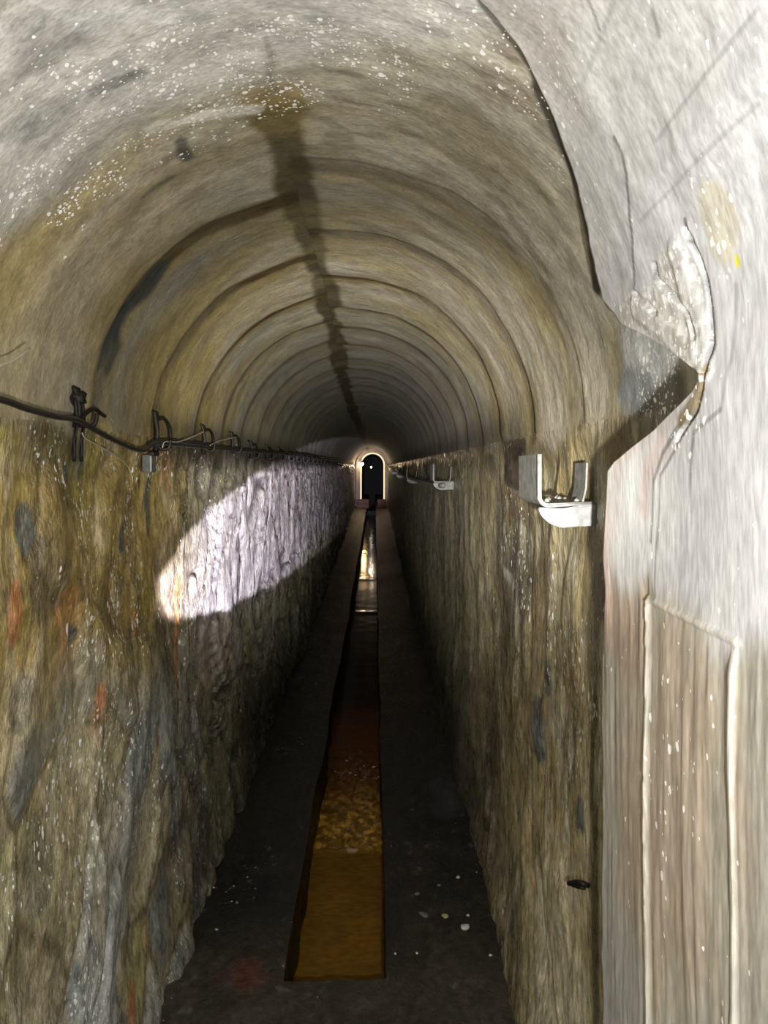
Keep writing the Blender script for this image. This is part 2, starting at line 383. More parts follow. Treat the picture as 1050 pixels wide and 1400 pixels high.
def rock_mat(name, rough=0.42, bump=0.5, vscale=(1, 1, 0.35), fine=1.0, specks=True, spec=0.5, speck_scale=(150, 150, 110), spz=1.0, var=0.5):
    m = bpy.data.materials.new(name); m.use_nodes = True; nt = m.node_tree; nt.nodes.clear(); L = nt.links.new
    out = N(nt, 'ShaderNodeOutputMaterial'); bs = N(nt, 'ShaderNodeBsdfPrincipled'); L(bs.outputs[0], out.inputs[0])
    at = N(nt, 'ShaderNodeVertexColor'); at.layer_name = 'Col'
    tc = N(nt, 'ShaderNodeTexCoord'); mp = N(nt, 'ShaderNodeMapping'); mp.inputs['Scale'].default_value = vscale
    L(tc.outputs['Object'], mp.inputs[0])
    n1 = N(nt, 'ShaderNodeTexNoise'); n1.inputs['Scale'].default_value = 38; n1.inputs['Detail'].default_value = 6; n1.inputs['Roughness'].default_value = .65
    L(mp.outputs[0], n1.inputs['Vector'])
    n2 = N(nt, 'ShaderNodeTexNoise'); n2.inputs['Scale'].default_value = 140; n2.inputs['Detail'].default_value = 3
    L(mp.outputs[0], n2.inputs['Vector'])
    # colour modulation
    mr = N(nt, 'ShaderNodeMapRange'); mr.inputs[1].default_value = .3; mr.inputs[2].default_value = .7
    mr.inputs[3].default_value = 1 - var; mr.inputs[4].default_value = 1 + var
    L(n1.outputs['Fac'], mr.inputs[0])
    mul = N(nt, 'ShaderNodeVectorMath', operation='SCALE'); L(at.outputs['Color'], mul.inputs[0]); L(mr.outputs[0], mul.inputs['Scale'])
    mr2 = N(nt, 'ShaderNodeMapRange'); mr2.inputs[1].default_value = .3; mr2.inputs[2].default_value = .7
    mr2.inputs[3].default_value = 0.8; mr2.inputs[4].default_value = 1.2
    L(n2.outputs['Fac'], mr2.inputs[0])
    mul2 = N(nt, 'ShaderNodeVectorMath', operation='SCALE'); L(mul.outputs[0], mul2.inputs[0]); L(mr2.outputs[0], mul2.inputs['Scale'])
    colout = mul2.outputs[0]
    rsock = None
    if specks:  # white dots painted in as glints of wet droplets
        ms = N(nt, 'ShaderNodeMapping'); ms.inputs['Scale'].default_value = (1, 1, spz); L(tc.outputs['Object'], ms.inputs[0])
        wn = N(nt, 'ShaderNodeTexNoise'); wn.inputs['Scale'].default_value = 90; L(ms.outputs[0], wn.inputs['Vector'])
        add = N(nt, 'ShaderNodeVectorMath', operation='MULTIPLY_ADD'); L(wn.outputs['Color'], add.inputs[0]); add.inputs[1].default_value = (.008, .008, .008); L(ms.outputs[0], add.inputs[2])
        fac = None
        for sc_, rad, off in ((85, .30, 0.0), (160, .32, 3.7)):
            vo = N(nt, 'ShaderNodeTexVoronoi'); vo.inputs['Scale'].default_value = sc_
            ad = N(nt, 'ShaderNodeVectorMath', operation='ADD'); L(add.outputs[0], ad.inputs[0]); ad.inputs[1].default_value = (off,) * 3
            L(ad.outputs[0], vo.inputs['Vector'])
            sep = N(nt, 'ShaderNodeSeparateColor'); L(vo.outputs['Color'], sep.inputs[0])
            lt = N(nt, 'ShaderNodeMath', operation='LESS_THAN'); L(sep.outputs[0], lt.inputs[0])
            den = N(nt, 'ShaderNodeMath', operation='MULTIPLY'); L(at.outputs['Alpha'], den.inputs[0]); den.inputs[1].default_value = .6; L(den.outputs[0], lt.inputs[1])
            rr = N(nt, 'ShaderNodeMath', operation='MULTIPLY'); L(sep.outputs[1], rr.inputs[0]); rr.inputs[1].default_value = rad * 1.5
            ls = N(nt, 'ShaderNodeMath', operation='LESS_THAN'); L(vo.outputs['Distance'], ls.inputs[0]); L(rr.outputs[0], ls.inputs[1])
            mm = N(nt, 'ShaderNodeMath', operation='MULTIPLY'); L(lt.outputs[0], mm.inputs[0]); L(ls.outputs[0], mm.inputs[1])
            if fac is None: fac = mm.outputs[0]
            else:
                mx = N(nt, 'ShaderNodeMath', operation='MAXIMUM'); L(fac, mx.inputs[0]); L(mm.outputs[0], mx.inputs[1]); fac = mx.outputs[0]
        mix = N(nt, 'ShaderNodeMix', data_type='RGBA'); L(fac, mix.inputs['Factor']); L(colout, mix.inputs['A']); mix.inputs['B'].default_value = (.96, .95, .93, 1)
        colout = mix.outputs['Result']
    L(colout, bs.inputs['Base Color'])
    # roughness variation
    rm = N(nt, 'ShaderNodeMapRange'); rm.inputs[1].default_value = .35; rm.inputs[2].default_value = .65
    rm.inputs[3].default_value = max(.05, rough - .14); rm.inputs[4].default_value = rough + .2
    L(n1.outputs['Fac'], rm.inputs[0]); L(rm.outputs[0], bs.inputs['Roughness'])
    bs.inputs['Specular IOR Level'].default_value = spec
    b1 = N(nt, 'ShaderNodeBump'); b1.inputs['Strength'].default_value = bump; b1.inputs['Distance'].default_value = .012
    L(n1.outputs['Fac'], b1.inputs['Height'])
    b2 = N(nt, 'ShaderNodeBump'); b2.inputs['Strength'].default_value = bump * .7 * fine; b2.inputs['Distance'].default_value = .003
    L(n2.outputs['Fac'], b2.inputs['Height']); L(b1.outputs[0], b2.inputs['Normal']); L(b2.outputs[0], bs.inputs['Normal'])
    return m

def simple_mat(name, c, rough=.5, metal=0, noise=.3, scale=60, bump=.2, emit=None, estr=0, spec=.5, c2=None):
    m = bpy.data.materials.new(name); m.use_nodes = True; nt = m.node_tree; L = nt.links.new
    bs = nt.nodes['Principled BSDF']
    tc = N(nt, 'ShaderNodeTexCoord'); n1 = N(nt, 'ShaderNodeTexNoise'); n1.inputs['Scale'].default_value = scale; n1.inputs['Detail'].default_value = 5
    L(tc.outputs['Object'], n1.inputs['Vector'])
    cr = N(nt, 'ShaderNodeValToRGB'); cr.color_ramp.elements[0].position = .3; cr.color_ramp.elements[1].position = .7
    a = c2 if c2 else tuple(x * (1 - noise) for x in c)
    cr.color_ramp.elements[0].color = (*a, 1); cr.color_ramp.elements[1].color = (*[min(1, x * (1 + noise * .5)) for x in c], 1)
    L(n1.outputs['Fac'], cr.inputs[0]); L(cr.outputs[0], bs.inputs['Base Color'])
    bs.inputs['Roughness'].default_value = rough; bs.inputs['Metallic'].default_value = metal; bs.inputs['Specular IOR Level'].default_value = spec
    b = N(nt, 'ShaderNodeBump'); b.inputs['Strength'].default_value = bump; b.inputs['Distance'].default_value = .004
    L(n1.outputs['Fac'], b.inputs['Height']); L(b.outputs[0], bs.inputs['Normal'])
    if emit:
        bs.inputs['Emission Color'].default_value = (*emit, 1); bs.inputs['Emission Strength'].default_value = estr
    return m

M_wallL = rock_mat('wet_ochre_render', rough=.26, bump=.9, vscale=(1, 1, .55), spz=.5, spec=.9, var=.5, fine=1.3)
M_wallR = rock_mat('wet_olive_render', rough=.26, bump=.85, vscale=(1, 1, .42), spz=.42, spec=.9, var=.5, fine=1.3)
M_vault = rock_mat('cast_vault_concrete', rough=.55, bump=.34, vscale=(.7, 1.2, .7), var=.20, spec=.35)
M_lining = rock_mat('pale_plaster', rough=.6, bump=.12, vscale=(1, 1, .22), var=.07, spec=.3, spz=.7)
M_floor = rock_mat('wet_dark_floor', rough=.42, bump=.5, vscale=(1, 1, 1), var=.4, spec=.35)
M_iron = simple_mat('rusty_black_iron', (.012, .009, .007), .6, .3, .5, 90, .5)
M_cable = simple_mat('black_rubber', (.016, .016, .017), .35, 0, .3, 60, .15)
M_zinc = simple_mat('dull_zinc', (.22, .225, .215), .5, .1, .35, 45, .3)
M_white = simple_mat('limescale_white', (.23, .235, .25), .6, 0, .45, 45, .6)
M_wire = simple_mat('pale_wire', (.5, .46, .36), .4, .2, .2, 60, .1)
M_greybox = simple_mat('grey_plastic', (.09, .095, .085), .4, 0, .3, 60, .2)
M_chip = simple_mat('white_chip', (.80, .80, .78), .6, 0, .2, 200, .3)
M_chipy = simple_mat('yellow_chip', (.62, .60, .28), .6, 0, .3, 200, .3)
M_chipg = simple_mat('grey_chip', (.22, .22, .20), .5, 0, .3, 200, .3)
M_portal = simple_mat('portal_concrete', (.42, .40, .42), .6, 0, .25, 8, .3)
M_portal2 = simple_mat('portal_reveal', (.30, .28, .24), .6, 0, .25, 8, .3)
M_rim = simple_mat('rim_painted_glow', (.8, .7, .45), .5, 0, .1, 8, .1, emit=(1.0, .82, .45), estr=.9)  # emission stands in for lamplight on the arch edge
M_dark = simple_mat('dark_passage', (.02, .02, .018), .7, 0, .3, 6, .3)
M_step = simple_mat('red_stone', (.16, .05, .035), .5, 0, .4, 12, .3)
M_bulb = simple_mat('lamp_glass', (1, .95, .8), .3, 0, .05, 10, 0, emit=(1.0, .84, .55), estr=30)
M_bulb2 = simple_mat('far_lamp_glass', (1, .95, .8), .3, 0, .05, 10, 0, emit=(1.0, .9, .7), estr=12)

# ------------------------------------------------------------------ tunnel shell
def ysamples():
    ys = list(np.arange(-1.6, .62, .06)); y = .62
    while y < YEND:
        ys.append(y)
        y += min(max(y * y / 700 * 1.9, .0045), .045 if y < 12 else .10)
    ys.append(YEND); return np.array(ys)
YS = ysamples()
def floor_z(Y): return 0.36 * sst(7, 27, Y) * np.clip((Y - 7) / 20, 0, 1) ** .0 if False else 0.018 * np.clip(Y - 7, 0, 99)

def shell(name, S, mat):
    Y, SS = np.meshgrid(YS, S, indexing='ij')
    bx, bz, nx, nz = frame(SS); D = disp(Y, SS)
    P = np.stack([bx + nx * D, Y, bz + nz * D], -1)
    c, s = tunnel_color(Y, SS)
    return structure(grid_mesh(name, P, c, s, mat, flip=False))
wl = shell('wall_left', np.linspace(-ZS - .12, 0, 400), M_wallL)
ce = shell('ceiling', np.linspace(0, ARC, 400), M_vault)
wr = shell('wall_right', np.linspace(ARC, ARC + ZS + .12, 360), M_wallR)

# ------------------------------------------------------------------ plaster lining of the near bay (right hand side)
edge_px = [(822, 1400), (820, 1250), (822, 1120), (819, 980), (823, 850), (826, 700), (829, 645), (838, 632), (862, 612), (893, 588), (925, 556), (945, 535), (957, 512),
           (938, 496), (926, 486), (905, 472), (885, 462), (862, 450), (845, 442), (836, 428), (819, 412), (811, 370), (803, 315), (790, 250), (768, 190), (742, 130), (706, 70), (655, 8)]
TH0 = .070
S_TOP = px(655, 8)[1]
TH_S = [S_TOP - .3, S_TOP, S_TOP + .12, S_TOP + .22, S_TOP + .36, ARC - .1, ARC, ARC + .15, ARC + 2]
TH_V = [.0015, .006, .016, .034, .060, .072, .080, .074, TH0]
def px_lin(x, y):      # photo pixel -> point on the lining face
    a = (x - VX) / F; b = (VY - y) / F; c = ZS - EYE; T = TH0
    for _ in range(12):
        Xr = XR - T; Rr = R - T
        t = Xr / a; z = EYE + b * t
        if z <= ZS: S_ = ARC + (ZS - z)
        else:
            A = a * a + b * b; B = -2 * (a * CX + b * c); Cc = CX * CX + c * c - Rr * Rr
            t = (-B + math.sqrt(B * B - 4 * A * Cc)) / (2 * A)
            S_ = (PI - math.atan2(b * t - c, a * t - CX)) * R
        T = .5 * T + .5 * float(np.interp(S_, TH_S, TH_V))
    return t, S_
E = [px_lin(*p) for p in edge_px]
E = sorted(E, key=lambda e: -e[1])
es = np.array([ARC + ZS + .1] + [e[1] for e in E] + [E[-1][1] - .15, E[-1][1] - .5])
ey = np.array([E[0][0]] + [e[0] for e in E] + [E[-1][0] - .12, E[-1][0] - .45])
o_ = np.argsort(es); es = es[o_]; ey = ey[o_]
s_top = E[-1][1]
Srow = np.concatenate([np.linspace(s_top - .45, ARC + .35, 620), np.linspace(ARC + .352, ARC + ZS + .05, 330)])
ny1 = 190; ny2 = 26
u = np.linspace(0, 1, ny1)
PLM = px
def lin_poly(Y, S, pts, w):
    P = [px_lin(*p) for p in pts]; d = np.full(Y.shape, 9.0)
    for (y0, s0), (y1, s1) in zip(P[:-1], P[1:]):
        ex, ey_ = y1 - y0, s1 - s0
        t = np.clip(((Y - y0) * ex + (S - s0) * ey_) / (ex * ex + ey_ * ey_ + 1e-12), 0, 1)
        d = np.minimum(d, np.hypot(Y - y0 - t * ex, S - s0 - t * ey_))
    return 1 - sst(.35 * w, w, d)
def lin_blob(Y, S, x, y, ry, rs, rag=.35, sd=0):
    yc, sc = px_lin(x, y)
    return 1 - sst(.75, 1.1, np.hypot((Y - yc) / ry, (S - sc) / rs) + rag * fbm(Y * 9 + sd, S * 9 - sd, 300 + sd, 3))
def lin_in_poly(Y, S, pts):
    P = [px_lin(*p) for p in pts]; ins = np.zeros(Y.shape, bool); n = len(P)
    for i in range(n):
        y0, s0 = P[i]; y1, s1 = P[(i + 1) % n]
        cnd = ((s0 > S) != (s1 > S)) & (Y < (y1 - y0) * (S - s0) / (s1 - s0 + 1e-12) + y0)
        ins ^= cnd
    return ins.astype(float)
Ye = np.interp(Srow, es, ey) + .006 * fbm(Srow * 14, Srow * 0, 400, 4) * sst(s_top - .1, s_top + .3, Srow)
inv0 = 1 / np.maximum(Ye, .35); inv1 = 1 / .62
Yg = np.empty((len(Srow), ny1 + ny2))
near_end = np.minimum(.62, Ye - .02)
for j in range(ny1):
    Yg[:, j] = 1 / (1 / Ye + (1 / near_end - 1 / Ye) * u[j])
for j in range(ny2):
    Yg[:, ny1 + j] = near_end + (-1.6 - near_end) * (j + 1) / ny2
Sg = np.repeat(Srow[:, None], Yg.shape[1], 1)
th = np.interp(Sg, TH_S, TH_V)
bx, bz, nx, nz = frame(Sg)
Dv = disp(Yg, Sg)
lin_D = np.where(Sg < ARC, Dv, 0) * sst(ARC, ARC - .25, Sg) + th
h = ZS - (Sg - ARC)
YB1 = (XR - TH0) / .378; YB2 = (XR - TH0) / .498
n1 = fbm(Yg * 3, Sg * 2, 420, 4); n2 = fbm(Yg * 12, Sg * 3, 424, 4); n3 = fbm(Yg * 60, Sg * 4.5, 428, 3); n4 = fbm(Yg * 26, Sg * 1.8, 432, 3)
HB = EYE - .180 * YB1
board = sst(HB + .03, HB - .03, h + .03 * n2)
lowm = board * sst(ARC, ARC + .2, Sg)
lin_D = lin_D + .004 * n1 * sst(.0, .2, Ye[:, None] - Yg) + lowm * (.0016 * n3 + .0016 * n4)
# board joints stand proud
ridgeA = sst(.013, .007, np.abs(Yg - YB1 - .0008 * fbm(Sg * 4, Sg * 0, 440, 2))) * sst(HB + .005, HB - .005, h)
ridgeB = sst(.0085, .004, np.abs(Yg - YB2 - .0008 * fbm(Sg * 4, Sg * 0, 441, 2))) * sst(HB + .005, HB - .04, h)
ridgeH = sst(.007, .002, np.abs(h - HB - .006 * n1)) * sst(YB1 + .006, YB1 + .001, Yg) * sst(YB2 - .02, YB2, Yg)
lin_D = lin_D + .006 * ridgeA + .005 * ridgeB + .003 * ridgeH - .003 * (Yg > YB1) * lowm
# folds around the broken corner
fold = [([(937, 315), (952, 350), (966, 385), (972, 430), (974, 470), (968, 505), (952, 560), (925, 600)], .006, -.009),
        ([(868, 400), (885, 412), (900, 428)], .006, -.006), ([(895, 362), (900, 385), (925, 410), (945, 432), (952, 460)], .007, -.008),
        ([(928, 345), (940, 400), (955, 450), (964, 500)], .03, .005), ([(872, 420), (910, 448), (945, 490)], .03, .005)]
for pts, w, a in fold: lin_D = lin_D + a * lin_poly(Yg, Sg, pts, w)
P = np.stack([bx + nx * lin_D, Yg, bz + nz * lin_D], -1)
c = C3(Yg.shape, (.60, .61, .635))
c = mixc(c, (.50, .51, .53), sst(-.1, .8, n1) * .6)
c = mixc(c, (.70, .70, .71), sst(0, .8, n2) * .5)
up = sst(ARC - .15, ARC - .6, Sg)
c = mixc(c, (.60, .595, .57), up * .8)
c = mixc(c, (.43, .36, .34), lin_blob(Yg, Sg, 600, 50, .3, .2, .4, 3) * .4)
B = C3(Yg.shape, (.43, .405, .35))
B = mixc(B, (.50, .465, .40), sst(-.2, .7, n4) * .6)
B = mixc(B, (.30, .265, .205), sst(.1, .8, -n4) * .6)
B = mixc(B, (.40, .41, .43), sst(YB1 + .001, YB1 + .03, Yg) * sst(1.25, .95, h + .1 * n1) * (.55 + .3 * n3))
B = mixc(B, (.32, .175, .07), sst(.25, .8, n1 + .4 * n4) * .3)
B = mixc(B, (.10, .09, .075), sst(.55, .95, -n3) * sst(1.0, 1.3, Yg + .4 * sst(1.0, .6, h)) * .6)
B = mixc(B, (.42, .30, .23), lin_blob(Yg, Sg, 855, 800, .12, .22, .3, 5) * .5)
c = c * (1 - lowm[..., None]) + B * lowm[..., None]
c = mixc(c, (.52, .40, .38), sst(Ye[:, None] - .10, Ye[:, None] - .02, Yg) * sst(1.4, 1.6, h) * sst(ARC, ARC + .05, Sg) * (.4 + .4 * n4))
c = mixc(c, (.55, .41, .39), lin_poly(Yg, Sg, [(905, 610), (885, 640), (880, 690)], .03) * .5)
c = mixc(c, (.80, .77, .70), np.maximum(ridgeA, ridgeB) * .85)
c = mixc(c, (.60, .57, .50), ridgeH * .6)
for pts, w, a in [([(845, 185), (855, 205), (862, 235), (865, 300), (868, 398), (885, 415), (902, 430)], .0035, .75),
                  ([(895, 360), (896, 380), (920, 408), (945, 430), (955, 470)], .004, .7),
                  ([(937, 300), (942, 330), (958, 360), (968, 400), (972, 470), (968, 505)], .0035, .8),
                  ([(968, 505), (950, 560), (925, 585), (905, 620), (893, 660), (890, 740)], .004, .65),
                  ([(960, 540), (935, 590), (902, 650), (897, 760), (896, 820)], .003, .6),
                  ([(985, 560), (948, 590), (942, 640), (943, 700)], .003, .45), ([(952, 560), (940, 630)], .003, .4),
                  ([(1005, 390), (1002, 480), (985, 560)], .004, .25), ([(1040, 10), (1000, 60), (900, 190)], .003, .3), ([(1040, 140), (960, 215), (880, 300)], .003, .25),
                  ([(805, 0), (820, 40)], .003, .5), ([(898, 10), (905, 45)], .004, .5), ([(840, 0), (800, 110)], .004, .2), ([(1006, 1400), (1008, 1200)], .002, .5)]:
    c = mixc(c, (.10, .10, .095), lin_poly(Yg, Sg, pts, w * 1.5) * a)
c = mixc(c, (.40, .32, .24), lin_poly(Yg, Sg, [(905, 430), (925, 445), (940, 470)], .025) * .55)
c = mixc(c, (.20, .14, .05), lin_poly(Yg, Sg, [(968, 505), (950, 545), (930, 575)], .014) * .8)
c = mixc(c, (.62, .56, .36), lin_blob(Yg, Sg, 985, 310, .03, .06, .5, 8) * .5)
c = mixc(c, (.75, .70, .10), lin_blob(Yg, Sg, 1008, 357, .006, .009, .1, 8))
c = c * (1 + .05 * n3)[..., None]
c = c * (1 - .30 * lowm * sst(.95, .7, Yg) - .12 * sst(.9, .6, Yg))[..., None]  # near end darkened in colour to offset the close flash
sp = .02 + 0 * Yg
glisten_corner = lin_in_poly(Yg + .01 * n2, Sg + .01 * n3, [(862, 405), (895, 385), (905, 345), (930, 328), (948, 350), (964, 400), (972, 470), (960, 512), (935, 498), (900, 470), (855, 445), (845, 420)])
sp = np.maximum(sp, .85 * glisten_corner)  # glisten of the broken corner painted as dense white specks
c = mixc(c, (.50, .49, .46), glisten_corner * .6)
c = mixc(c, (.78, .78, .78), glisten_corner * sst(-.1, .3, fbm(Yg * 90, Sg * 90, 450, 2)) * .8)
sp = np.maximum(sp, .55 * lin_blob(Yg, Sg, 985, 310, .04, .07, .5, 9))
sp = np.maximum(sp, .9 * lin_poly(Yg, Sg, [(968, 510), (950, 560), (925, 590)], .035))
sp = np.maximum(sp, .35 * up * sst(.1, .6, n1))
sp = np.maximum(sp, .06 * lowm * sst(0, .6, n1))
# returned edge that closes the thickness of the lining
bx0, bz0, nx0, nz0 = frame(Srow)
deepP = np.stack([bx0 - nx0 * .03, Ye + .004, bz0 - nz0 * .03], -1)[:, None, :]
P = np.concatenate([deepP, P], 1)
c = np.concatenate([c[:, :1] * .35, c], 1); sp = np.concatenate([sp[:, :1] * 0, sp], 1)
structure(grid_mesh('trim_1', P, np.clip(c, .01, .95), np.clip(sp, 0, 1), M_lining, flip=True))

# ------------------------------------------------------------------ floor with drainage channel
CHL, CHR = -.318, .042
YCH = 2.503
WZ = -.26
def ch_l(Y): return CHL + .012 * fbm(Y * 1.3, Y * 0, 500, 3) + .0016 * (Y - 2.5)
def ch_r(Y): return CHR + .006 * fbm(Y * 1.5, Y * 0, 501, 3)
def floor_piece(name, f0, f1, Yv, nx_):
    t = np.linspace(0, 1, nx_); Y = np.repeat(Yv[:, None], nx_, 1)
    x0 = f0(Yv); x1 = f1(Yv); X = x0[:, None] * (1 - t) + x1[:, None] * t
    Z = floor_z(Y) + .006 * fbm(X * 5, Y * 4, 510, 4) + .010 * fbm(X * 1.5, Y * .8, 514, 2) - .006
    return X, Y, Z
def floor_color(X, Y):
    a = fbm(X * 4, Y * 3, 520, 4); b = fbm(X * 16, Y * 10, 524, 4); d = fbm(X * 40, Y * 30, 528, 3)
    c = C3(X.shape, (.026, .025, .021))
    c = mixc(c, (.014, .014, .014), sst(0, .7, a) * .7)
    c = mixc(c, (.042, .038, .030), sst(0, .8, b) * .6)
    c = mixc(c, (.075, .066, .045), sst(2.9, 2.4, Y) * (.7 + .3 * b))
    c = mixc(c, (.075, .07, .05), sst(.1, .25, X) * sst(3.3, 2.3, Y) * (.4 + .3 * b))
    c = mixc(c, (.12, .045, .03), (1 - sst(.6, 1.1, np.hypot((X + .45) / .09, (Y - 2.53) / .08) + .4 * b)) * .8)
    c = mixc(c, (.15, .16, .17), sst(.75, 1.0, d) * sst(.0, .5, a + b) * .5)
    c = mixc(c, (.07, .08, .09), (1 - sst(.5, 1.1, np.hypot((X - .38) / .1, (Y - 3.9) / .25) + .4 * b)) * .5)
    sp = .07 * sst(.45, .9, a + .4 * b)
    return c * (1 + .2 * d)[..., None], sp
Yf = np.concatenate([np.arange(-1.6, 1.8, .1), np.arange(1.8, YCH, .012)])
def wallx(xb, n):
    return lambda Y: xb + 0 * Y
Yc = [YCH]
while Yc[-1] < YEND + 9: Yc.append(Yc[-1] + min(max(Yc[-1] ** 2 / 1800 * 3, .01), .15))
Yc = np.array(Yc)
meshes = []
def join_grids(name, grids, mat, dark=()):
    gi = -1
    objs = []
    vs = []; fs = []; cs = []; off = 0
    for X, Y, Z in grids:
        n, m = X.shape; P = np.stack([X, Y, Z], -1).reshape(-1, 3); vs.append(P)
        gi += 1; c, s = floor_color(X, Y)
        if gi in dark: c = c * .35; s = s * 0  # channel sides painted darker to stand for their shade
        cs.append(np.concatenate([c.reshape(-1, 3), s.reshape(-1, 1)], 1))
        idx = np.arange(n * m).reshape(n, m) + off
        fs.append(np.stack([idx[:-1, :-1], idx[:-1, 1:], idx[1:, 1:], idx[1:, :-1]], -1).reshape(-1, 4)); off += n * m
    V = np.concatenate(vs); Fq = np.concatenate(fs); Cc = np.concatenate(cs)
    me = bpy.data.meshes.new(name)
    me.vertices.add(len(V)); me.vertices.foreach_set('co', V.reshape(-1).astype(np.float32))
    me.loops.add(Fq.size); me.loops.foreach_set('vertex_index', Fq.reshape(-1).astype(np.int32))
    me.polygons.add(len(Fq)); me.polygons.foreach_set('loop_start', np.arange(0, Fq.size, 4, dtype=np.int32))
    me.polygons.foreach_set('use_smooth', np.full(len(Fq), True)); me.update(calc_edges=True)
    at = me.color_attributes.new('Col', 'FLOAT_COLOR', 'POINT'); at.data.foreach_set('color', np.clip(Cc, 0, 1).reshape(-1).astype(np.float32))
    me.materials.append(mat); o = bpy.data.objects.new(name, me); COL.objects.link(o); return o
g1 = floor_piece('a', lambda y: XL - .06 + 0 * y, lambda y: XR + .06 + 0 * y, Yf, 160)
Yf2 = np.array([Yf[-1], YCH])
g1b = floor_piece('a', lambda y: XL - .06 + 0 * y, lambda y: XR + .06 + 0 * y, Yf2, 160)
g2 = floor_piece('b', lambda y: XL - .06 + 0 * y, ch_l, Yc, 70)
g3 = floor_piece('c', ch_r, lambda y: XR + .06 + 0 * y, Yc, 70)
def side(fx, Yv, sgn):
    t = np.linspace(0, 1, 14); Y = np.repeat(Yv[:, None], 14, 1)
    X0 = np.repeat(fx(Yv)[:, None], 14, 1)
    Zt = floor_z(Y) + .006 * fbm(X0 * 5, Y * 4, 510, 4) + .010 * fbm(X0 * 1.5, Y * .8, 514, 2) - .006
    X = X0 + .008 * fbm(Y * 6, t[None, :] * 4 + 0 * Y, 540, 3) * (t[None, :] > 0)
    Z = Zt - t[None, :] * .36
    return (X, Y, Z) if sgn > 0 else (X[:, ::-1], Y[:, ::-1], Z[:, ::-1])
g4 = side(ch_l, Yc, 1); g5 = side(ch_r, Yc, -1)
tx = np.linspace(0, 1, 40); Xh = float(ch_l(np.array([YCH]))[0]) * (1 - tx) + float(ch_r(np.array([YCH]))[0]) * tx
Xh = np.repeat(Xh[None, :], 10, 0); th_ = np.linspace(0, 1, 10)[:, None]
Yh = np.full(Xh.shape, YCH); Zh = floor_z(Yh) + .006 * fbm(Xh * 5, Yh * 4, 510, 4) + .010 * fbm(Xh * 1.5, Yh * .8, 514, 2) - .006 - th_ * .36
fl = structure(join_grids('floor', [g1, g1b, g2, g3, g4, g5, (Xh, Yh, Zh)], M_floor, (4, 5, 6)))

# water
def water_mat():
    m = bpy.data.materials.new('silty_water'); m.use_nodes = True; nt = m.node_tree; L = nt.links.new
    bs = nt.nodes['Principled BSDF']; at = N(nt, 'ShaderNodeVertexColor'); at.layer_name = 'Col'
    tc = N(nt, 'ShaderNodeTexCoord'); mp = N(nt, 'ShaderNodeMapping'); mp.inputs['Scale'].default_value = (1, 2.2, 1); L(tc.outputs['Object'], mp.inputs[0])
    n1 = N(nt, 'ShaderNodeTexNoise'); n1.inputs['Scale'].default_value = 22; n1.inputs['Detail'].default_value = 4; L(mp.outputs[0], n1.inputs['Vector'])
    mr = N(nt, 'ShaderNodeMapRange'); mr.inputs[1].default_value = .3; mr.inputs[2].default_value = .7; mr.inputs[3].default_value = .75; mr.inputs[4].default_value = 1.25; L(n1.outputs['Fac'], mr.inputs[0])
    mul = N(nt, 'ShaderNodeVectorMath', operation='SCALE'); L(at.outputs['Color'], mul.inputs[0]); L(mr.outputs[0], mul.inputs['Scale']); L(mul.outputs[0], bs.inputs['Base Color'])
    bs.inputs['Roughness'].default_value = .10; bs.inputs['IOR'].default_value = 1.33
    b = N(nt, 'ShaderNodeBump'); b.inputs['Strength'].default_value = .12; b.inputs['Distance'].default_value = .004; L(n1.outputs['Fac'], b.inputs['Height']); L(b.outputs[0], bs.inputs['Normal'])
    return m
Yw = [YCH - .01]
while Yw[-1] < YEND - 1.1: Yw.append(Yw[-1] + min(max(Yw[-1] ** 2 / 2000 * 1.5, .005), .12))
Yw = np.array(Yw); t = np.linspace(0, 1, 80)
Y = np.repeat(Yw[:, None], 80, 1); X = (ch_l(Yw) - .03)[:, None] * (1 - t) + (ch_r(Yw) + .03)[:, None] * t
Yr = (EYE - WZ) * F / (1163 - VY)     # broken line where the flow turns rough
rough = sst(Yr - .015, Yr + .02, Y + .02 * fbm(X * 12, Y * 0, 600, 2)) * sst(5.6, 4.6, Y)
rip = .0075 * fbm(X * 26, Y * 20, 604, 3) * rough + .0012 * fbm(X * 5, Y * 9, 608, 3) + .010 * np.exp(-((Y - Yr + .02 * fbm(X * 9, Y * 0, 611, 2)) / .018) ** 2) * (.5 + .6 * fbm(X * 14, Y * 2, 612, 2))
for yy in (843, 800):
    y0 = (EYE - WZ) * F / (yy - VY); rip = rip + .012 * np.exp(-((Y - y0) / .07) ** 2)
Z = WZ + floor_z(Y) + rip
c = C3(Y.shape, (.235, .125, .018))
c = mixc(c, (.30, .15, .02), sst(0, .6, fbm(X * 4, Y * 5, 620, 3)) * .6)
c = mixc(c, (.66, .38, .06), rough * sst(0, .5, fbm(X * 40, Y * 28, 622, 2)) * .8)
c = mixc(c, (.9, .62, .16), rough * sst(3.9, 3.5, Y + .3 * fbm(X * 6, Y * 0, 700, 2)) * sst(.3, .55, fbm(X * 60, Y * 40, 623, 2)))  # golden sparkle painted into the water colour
c = mixc(c, (.09, .05, .012), rough * sst(0, .6, -fbm(X * 30, Y * 22, 624, 2)) * .55)
c = c * (1 + .45 * rough)[..., None]  # riffle colour lifted to stand in for light missing there
c = mixc(c, (.16, .055, .016), sst(4.1, 4.8, Y) * .9)
c = mixc(c, (.03, .027, .02), sst(5.6, 6.6, Y) * .95)
c = mixc(c, (.75, .62, .35), np.exp(-((Y - Yr) / .02) ** 2) * sst(.15, .6, fbm(X * 18, Y * 10, 630, 3)))
w = grid_mesh('channel_water', np.stack([X, Y, Z], -1), c, 0 * Y, water_mat(), flip=True)
tag(w, 'silty orange-brown water running along the narrow channel in the floor', 'water', kind='stuff')

